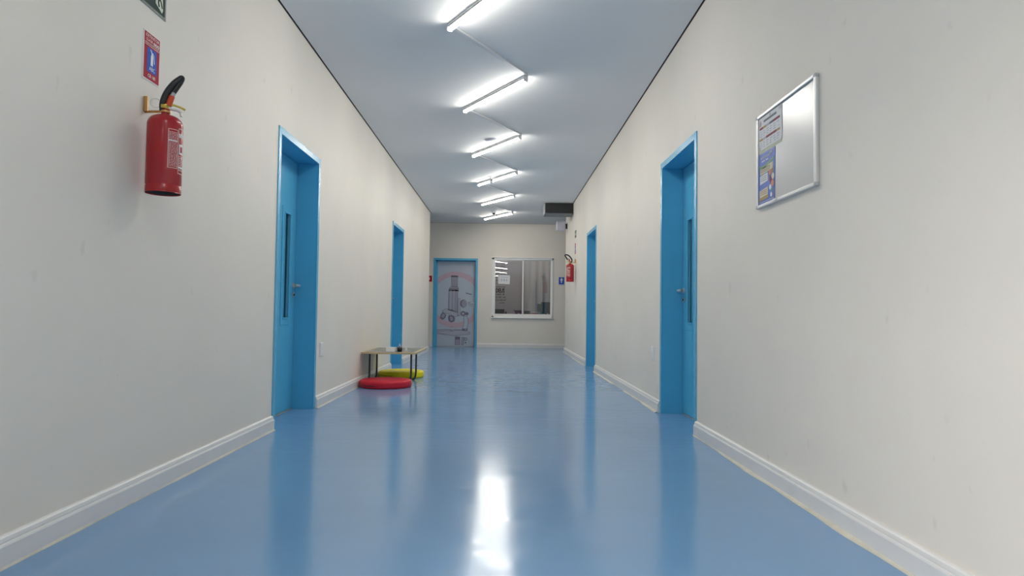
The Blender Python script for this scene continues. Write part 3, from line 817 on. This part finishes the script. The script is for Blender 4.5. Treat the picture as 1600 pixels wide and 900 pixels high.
(p, r) = on_back(1.352, 1.545)
t = sign_frame('restroom_sign', 'small blue restroom sign with white standing figure on far wall', 'sign', p, r, .132, .172, 'signblue', 'signblue', bw=.002)
b = MB(); x, z = .066, .03
b.disc(x, z + .118, .012, -.0045, -.0034, 'white', 14); b.box(x - .019, x + .019, -.0045, -.0034, z + .06, z + .103, 'white')
b.box(x - .030, x - .021, -.0045, -.0034, z + .06, z + .10, 'white'); b.box(x + .021, x + .030, -.0045, -.0034, z + .06, z + .10, 'white')
b.box(x - .016, x - .003, -.0045, -.0034, z + .002, z + .06, 'white'); b.box(x + .003, x + .016, -.0045, -.0034, z + .002, z + .06, 'white')
b.build('white_figure', t)
b = MB(); b.box(.0, .132, -.0038, -.003, -.026, -.003, 'lilac'); b.build('lower_strip', t, label='pale strip under the sign')
(p, r) = on_back(-1.90, 1.565)
t = sign_frame('fire_equipment_sign', 'small red and white sign partly hidden at left wall corner', 'sign', p, r, .19, .145, 'redsign', 'redsign', bw=.002)
b = MB(); b.disc(.095, .072, .045, -.0045, -.0034, 'white', 20); b.build('white_symbol', t)

# ------------------------------------------------------------------ outlets
def outlet(label, loc, rz):
    t = thing('wall_outlet', label, 'outlet', loc, rz, 'white outlet plates on the walls')
    b = MB(); b.box(0, .078, -.010, 0, 0, .120, 'whiteplastic', .004); b.build('cover_plate', t)
    b = MB(); b.box(.018, .060, -.0125, -.0095, .035, .085, 'whiteplastic', .002)
    for dx in (-.009, 0, .009): b.cyl((.039 + dx, -.0127, .06 + (.004 if dx == 0 else 0)), (.039 + dx, -.0122, .06 + (.004 if dx == 0 else 0)), .0024, 'blackmat', 8)
    b.build('socket', t)
    return t
(p, r) = on_left(5.905, .433); outlet('white outlet plate low on left wall, just past the near door', p, r)
(p, r) = on_right(6.068, .428); outlet('white outlet plate low on right wall, just past the near door', p, r)
(p, r) = on_left(13.61, .42); outlet('far white outlet plate low on left wall near its end', p, r)
(p, r) = on_right(13.97, .475); outlet('far white outlet plate low on right wall near its end', p, r)

# ------------------------------------------------------------------ fire extinguishers
def make_extinguisher(label, loc, rz, body_rot, tip, loopdir, dist, h=.365):
    """loc: on the wall at the height of the cylinder base; local y into wall; tip = hose tip offset; loopdir = lateral offset of the strands"""
    t = thing('fire_extinguisher', label, 'fire extinguisher', loc, rz, 'red fire extinguishers on the walls')
    C0 = Vector((0, -dist, 0)); T = Matrix.Translation(C0); Rr = T @ Matrix.Rotation(body_rot, 4, 'Z')
    r = .072
    b = MB()
    prof = [(0, .022), (.066, .022), (.0685, .004), (.071, 0), (r - .001, 0), (r, .004), (r, .03), (r - .0025, .034), (r, .038), (r, h - .045)]
    for k in range(1, 9):
        a = k / 8 * PI / 2; prof.append((.024 + (r - .024) * math.cos(a), h - .045 + .045 * math.sin(a)))
    prof.append((.020, h + .004)); prof.append((0, h + .004))
    b.lathe(prof, 'red', 48, T); body = b.build('cylinder', t)
    b = MB(); b.lathe([(0, .0215), (.066, .0215), (.0682, .004)], 'blackmat', 40, T); b.build('base_rim', body, label='dark recessed underside')
    # printed label: a panel of instructions and a narrower one beside it
    b = MB()
    def patch(a0, a1, z0, z1, m, rr):
        n = max(2, int(abs(a1 - a0) / .06)); b.lathe([(r + rr, z0), (r + rr, z1)], m, n, Rr, True, a0, a1)
    def arcbox(a0, a1, z0, z1, wd, m, rr):
        patch(a0, a1, z0, z0 + wd, m, rr); patch(a0, a1, z1 - wd, z1, m, rr)
        patch(a0, a0 + wd / r, z0, z1, m, rr); patch(a1 - wd / r, a1, z0, z1, m, rr)
    arcbox(0, .62, .105, .275, .003, 'labelpink', .0006)
    rn2 = random.Random(3)
    for k in range(24):
        z = .113 + k * .0064
        if k in (17,): patch(.04, .58, z, z + .005, 'white', .0008); continue
        a = .06
        while a < .54:
            w_ = rn2.uniform(.04, .14); patch(a, min(a + w_, .57), z, z + .0034, 'labelpink', .0008); a += w_ + .03
    arcbox(.66, 1.22, .085, .285, .003, 'labelpink', .0006)
    patch(.69, 1.19, .245, .262, 'white', .0008)
    for k in range(5): patch(.73 + k * .09, .75 + k * .09, .247, .260, 'redsign', .001)
    patch(.74, 1.1, .172, .216, 'white', .0008); patch(.82, 1.04, .180, .206, 'redsign', .001)
    for k in range(9):
        z = .1 + k * .0075
        a = .7
        while a < 1.12:
            w_ = rn2.uniform(.05, .16); patch(a, min(a + w_, 1.18), z, z + .004, 'labelpink', .0008); a += w_ + .03
    patch(.69, 1.19, .112, .118, 'white', .0009)
    b.build('instruction_label', body, label='white printed instruction panels')
    # valve
    b = MB(); b.cyl(C0 + Vector((0, 0, h)), C0 + Vector((0, 0, h + .028)), .017, 'red', 18); b.cyl(C0 + Vector((0, 0, h + .024)), C0 + Vector((0, 0, h + .05)), .012, 'yellowbrass', 14)
    b.box(-.028, .012, -dist - .009, -dist + .009, h + .028, h + .044, 'yellowbrass', .003); b.build('valve', t, label='brass valve body')
    td = Vector(tip); hd = Vector((td.x, td.y, 0)).normalized()
    b = MB(); q = C0 + Vector((0, 0, h + .045)); b.cyl(q + hd * .010, q + hd * .022 + Vector((0, 0, .045)), .0135, 'orange', 12)
    b.cyl(q + hd * .022 + Vector((0, 0, .045)), q + hd * .030 + Vector((0, 0, .060)), .010, 'palegrey', 12); b.build('trigger_guard', t, label='red orange nozzle holder with pale collar')
    b = MB(); s = C0 + Vector((0, 0, h + .040)); b.tube([s, s + hd * .03 + Vector((0, 0, .012)), s + hd * .062 + Vector((0, 0, .004)), s + hd * .078 + Vector((0, 0, -.004))], .005, 'yellowbrass', 8); b.build('lever', t)
    b = MB(); b.tube([s + hd * .012 - Vector((0, 0, .008)), s + hd * .045 - Vector((0, 0, .010)), s + hd * .060 - Vector((0, 0, .018)), s + hd * .062 - Vector((0, 0, .036))], .0055, 'steel', 8)
    b.build('carry_handle', t)
    b = MB(); c = C0 + Vector((0, 0, h + .050)) - hd * .040
    b.tube([c + hd * (.020 * math.cos(2 * PI * k / 24)) + Vector((0, 0, .020 * math.sin(2 * PI * k / 24))) for k in range(24)], .0013, 'steel', 6, True)
    b.cyl(c + hd * .02, C0 + Vector((0, 0, h + .042)), .002, 'steel', 6); b.build('safety_pin', t)
    # hose: rises from the valve, loops over and comes back down to the nozzle holder
    ld = Vector(loopdir); b = MB(); p0 = C0 + Vector((0, 0, h + .02)) - hd * .012; pts = []
    up = [(.0, 0), (-.004, .035), (.004, .075), (.022, .115), (.045, .150), (.066, .172)]
    tl = math.hypot(td.x, td.y); sc = tl / .078; sz = td.z / .185
    for a_, z_ in up: pts.append(p0 + hd * a_ * sc + Vector((0, 0, z_ * sz)) - ld * (.5 * min(1, z_ / .06)))
    pts.append(p0 + hd * .076 * sc + Vector((0, 0, .181 * sz)) - ld * .30); pts.append(p0 + hd * .083 * sc + Vector((0, 0, .184 * sz)) + ld * .0)
    pts.append(p0 + hd * .085 * sc + Vector((0, 0, .178 * sz)) + ld * .35)
    for a_, z_ in ((.078, .158), (.064, .132), (.050, .105), (.040, .082), (.036, .06)): pts.append(p0 + hd * a_ * sc + Vector((0, 0, z_ * sz)) + ld * .5)
    sm = []
    for i in range(len(pts) - 1):
        a, c_ = pts[max(0, i - 1)], pts[i]; d_, e_ = pts[i + 1], pts[min(len(pts) - 1, i + 2)]
        for k in range(4):
            u = k / 4; sm.append(.5 * ((2 * c_) + (-a + d_) * u + (2 * a - 5 * c_ + 4 * d_ - e_) * u * u + (-a + 3 * c_ - 3 * d_ + e_) * u ** 3))
    sm.append(pts[-1])
    b.tube(sm, .0125, 'black', 14); b.build('hose', t, label='thick black looped hose')
    # bracket
    b = MB(); zb = h + .018
    BX = .028 if rz > 0 else 0.
    b.box(BX - .016, BX + .016, -.005, 0, zb + .005, zb + .072, 'brass', .002); b.box(BX - .016, BX - .011, -.018, 0, zb + .005, zb + .072, 'brass', .001)
    b.cyl((0, -dist + .012, zb), (BX, -.003, zb + .006), .006, 'brass', 10)
    b.ring(0, 0, .014, .021, zb - .006, zb + .002, 'brass', 20, T=Matrix.Translation((0, -dist, 0)) @ Matrix(((1, 0, 0, 0), (0, 0, 1, 0), (0, 1, 0, 0), (0, 0, 0, 1))))
    b.build('wall_bracket', t, label='copper coloured wall bracket')
    return t
(p, r) = on_left(2.932, 1.337)
make_extinguisher('red fire extinguisher on left wall under the red and blue sign', p, r, -2.50, (.030, -.060, .158), (.006, .010, 0), .105, .345)
(p, r) = on_right(12.5, 1.435)
make_extinguisher('small distant red fire extinguisher on right wall beyond the far door', p, r, -1.30, (.0, -.085, .150), (.02, -.05, 0), .105, .335)

# ------------------------------------------------------------------ whiteboard on the right wall
(p, r) = on_right(3.525, 1.402)
t = thing('whiteboard', 'small aluminium framed magnetic whiteboard on the right wall', 'whiteboard', p, r)
Wb, Hb = .677, .494
b = MB(); b.box(.012, Wb - .012, -.010, -.001, .012, Hb - .012, 'board'); b.build('board_surface', t)
b = MB(); fw = .018
b.box(0.014, Wb - .014, -.020, 0, 0, fw, 'alu', .004); b.box(.014, Wb - .014, -.020, 0, Hb - fw, Hb, 'alu', .004)
b.box(0, fw, -.020, 0, .014, Hb - .014, 'alu', .004); b.box(Wb - fw, Wb, -.020, 0, .014, Hb - .014, 'alu', .004); b.build('frame', t)
for x in (0, Wb - .0185):
    for z in (0, Hb - .0185):
        b = MB(); b.box(x - .001, x + .0195, -.022, .0, z - .001, z + .0195, 'palegrey', .006, seg=3); b.build('corner_cap', t)
def onboard(name, label, cat):
    (p, r) = on_right(3.525, 1.402)
    return thing(name, label, cat, p, r)
t = onboard('paper_calendar', 'white printed sheet with maroon bands at top left of the whiteboard', 'paper sheet')
b = MB(); b.prism([(.024, .4735), (.312, .4735), (.316, .318), (.308, .302), (.058, .302), (.030, .33)], -.0125, -.0112, 'paper')
y0, y1 = -.0132, -.0125
rn3 = random.Random(6)
def row(x0, x1, z, h, m, fill=.7):
    x = x0
    while x < x1:
        w_ = rn3.uniform(.006, .018)
        if rn3.random() < fill: b.box(x, min(x + w_, x1), y0, y1, z, z + h, m)
        x += w_ + .003
segs = ['maroon', 'ochre', 'paleink', 'greyink', 'maroon', 'maroon']
for k, m in enumerate(segs): b.box(.036 + k * .043, .036 + k * .043 + .041, y0, y1, .412, .424, m)
for k, m in enumerate(['ochre', 'paleink', 'maroon', 'maroon', 'maroon', 'ochre']): b.box(.036 + k * .043, .036 + k * .043 + .041, y0, y1, .352, .364, m)
row(.09, .25, .442, .012, 'greyink', .95)
b.line((.17, .458), (.175, .468), .004, y0, y1, 'greyink')
for x in (.285, .296, .304): b.line((x, .452), (x + .003, .47), .004, y0, y1, 'paleink')
b.line((.034, .43), (.05, .462), .008, y0, y1, 'skin'); b.line((.05, .43), (.055, .45), .006, y0, y1, 'greyink')
for k in range(6):
    for j in range(3):
        row(.042 + k * .043, .042 + k * .043 + rn3.uniform(.015, .03), .398 - j * .012, .004, 'paleink', .9)
        row(.042 + k * .043, .042 + k * .043 + rn3.uniform(.015, .03), .338 - j * .012, .004, 'paleink', .9)
b.build('printed_sheet', t)
t = onboard('green_sheet', 'pale green paper strip showing below the white printed sheet', 'paper sheet')
b = MB(); b.prism([(.026, .470), (.308, .470), (.308, .288), (.026, .288)], -.0110, -.0102, 'papergreen'); b.build('sheet', t)
t = onboard('blue_flyer', 'blue illustrated flyer at the lower left of the whiteboard', 'flyer')
b = MB(); b.prism([(.022, .283), (.232, .283), (.224, .020), (.022, .020)], -.0118, -.0102, 'flyer'); b.build('sheet', t)
b = MB(); y0, y1 = -.0128, -.0118
b.prism([(.024, .222), (.10, .215), (.222, .238), (.222, .226), (.10, .202), (.024, .209)], y0, y1, 'flyergreen')
b.prism([(.040, .205), (.205, .215), (.205, .180), (.040, .172)], y0, y1, 'cream'); b.prism([(.040, .167), (.140, .172), (.140, .128), (.040, .122)], y0, y1, 'paper')
b.prism([(.034, .090), (.140, .098), (.140, .058), (.034, .052)], y0, y1, 'cream')
b.prism([(.024, .05), (.14, .056), (.15, .043), (.024, .036)], y0, y1, 'ochre')
row(.05, .18, .255, .010, 'paleink', .9); row(.06, .15, .238, .006, 'white', .8)
for z in (.200, .192, .184): b.box(.048, .17, y0 - .0004, y0, z, z + .0025, 'greyink')
for z in (.158, .148, .138): b.box(.05, .125, y0 - .0004, y0, z, z + .0025, 'greyink')
for z in (.084, .075, .066): b.box(.045, .13, y0 - .0004, y0, z, z + .0025, 'maroon')
for x, z, rr, m in ((.17, .165, .016, 'skin'), (.195, .17, .013, 'ochre'), (.205, .14, .016, 'cream'), (.178, .128, .015, 'maroon'), (.20, .105, .017, 'skin'), (.172, .09, .014, 'paper'), (.195, .072, .012, 'teal'), (.185, .05, .012, 'paper'), (.165, .145, .010, 'greyink')):
    b.disc(x, z, rr, y0, y1, m, 14)
b.box(.03, .215, y0, y1, .026, .030, 'paleink'); b.box(.165, .20, y0, y1, .262, .274, 'paleink')
b.build('printed_pictures', t)
t = onboard('board_magnet', 'small white magnet on the bottom edge of the whiteboard', 'magnet')
b = MB(); b.box(.235, .268, -.026, -.020, .006, .017, 'white', .003); b.build('magnet_body', t)

# ------------------------------------------------------------------ low table with toys, floor cushions
t = thing('low_table', 'low childrens table with printed top and thin dark legs by left wall', 'table', (-1.285, 8.07, 0))
x0, x1, y0, y1, zt = -.300, .318, -.50, .50, .375
b = MB(); b.box(x0, x1, y0, y1, zt - .022, zt, 'wood', .003); b.box(x0 + .035, x1 - .035, y0 + .035, y1 - .035, zt, zt + .001, 'game'); top = b.build('table_top', t)
for sx in (-.25, .232):
    for sy, k in ((-.25, 0), (.20, 1)):
        b = MB(); b.tube([(sx, sy, zt - .02), (sx, sy, .10), (sx - .004, sy - .004, .05), (sx - .016, sy - .012, .016), (sx - .03, sy - .02, .011)], .011, 'tableleg', 10)
        b.cyl((sx - .03, sy - .02, 0), (sx - .03, sy - .02, .012), .012, 'blackmat', 10); b.build('leg', t)
for sx in (-.25, .232):
    b = MB(); b.cyl((sx, -.25, zt - .030), (sx, .20, zt - .030), .008, 'tableleg', 10); b.build('leg_rail', t)
b = MB(); TT = Matrix.Translation((-1.265, 7.67, .376))
b.box(-.055, .055, -.04, .04, 0, .002, 'clear', 0, TT)
for a in ((-.055, -.052, -.04, .04), (.052, .055, -.04, .04), (-.055, .055, -.04, -.037), (-.055, .055, .037, .04)): b.box(*a, 0, .052, 'clear', 0, TT)
o = b.build('plastic_tray'); tag(o, 'small whitish plastic tray at front of the low table', 'tray')
b = MB(); b.box(-.02, .05, -.03, .03, .003, .032, 'skin', .006, TT); o = b.build('orange_block'); tag(o, 'orange block lying in the whitish tray on the low table', 'block')
b = MB(); b.lathe([(0, 0), (.026, 0), (.030, .05), (.027, .05), (.023, .004), (0, .004)], 'black', 24, Matrix.Translation((-1.170, 7.70, .376))); b.lathe([(0, .046), (.026, .046)], 'blackmat', 24, Matrix.Translation((-1.170, 7.70, .376)))
tag(b.build('black_cup'), 'small black cup of bits on the low table', 'cup')
b = MB(); b.prism([(-1.22, .376), (-1.15, .376), (-1.185, .470)], 7.775, 7.79, 'lilac'); b.prism([(-1.205, .390), (-1.165, .390), (-1.185, .44)], 7.7735, 7.775, 'maroon')
tag(b.build('folded_card'), 'pale triangular folded card standing behind the black cup', 'card')
b = MB(); b.prism([(-1.14, .376), (-1.095, .376), (-1.112, .440)], 7.83, 7.842, 'white')
tag(b.build('folded_card'), 'smaller white triangular card standing right of the black cup', 'card')

def cushion(name, label, cat, loc, r, h, m, dm, tilt=0.):
    t = thing(name, label, cat, loc); t.rotation_euler = (tilt, 0, 0)
    pr = [(0, h * .97), (r * .5, h), (r * .85, h * .995), (r * .96, h * .93), (r, h * .80), (r * 1.002, h * .60), (r * 1.0, h * .48)]
    pr2 = [(r * 1.0, h * .44), (r * 1.003, h * .25), (r * .985, h * .08), (r * .94, 0), (0, 0)]
    b = MB(); b.lathe(pr[::-1], m, 64); b.lathe(pr2[::-1], m, 64); b.build('cushion_body', t)
    b = MB(); b.lathe([(r * .99, h * .42), (r * 1.006, h * .445), (r * 1.006, h * .475), (r * .99, h * .50)], m, 64); b.build('piping', t)
    b = MB(); b.lathe([(r * 1.008, h * .33), (r * 1.009, h * .42)], dm, 24, None, True, PI * 1.08, PI * 1.42); b.build('zip', t, label='dark zip on the side')
    return t
cushion('floor_cushion', 'round red vinyl floor cushion in front of the low table', 'cushion', (-1.284, 7.475, 0), .284, .085, 'redvinyl', 'darkred')
cushion('floor_cushion', 'round yellow vinyl floor cushion behind the table legs', 'cushion', (-1.283, 8.62, 0), .284, .085, 'yellowvinyl', 'darkyellow')
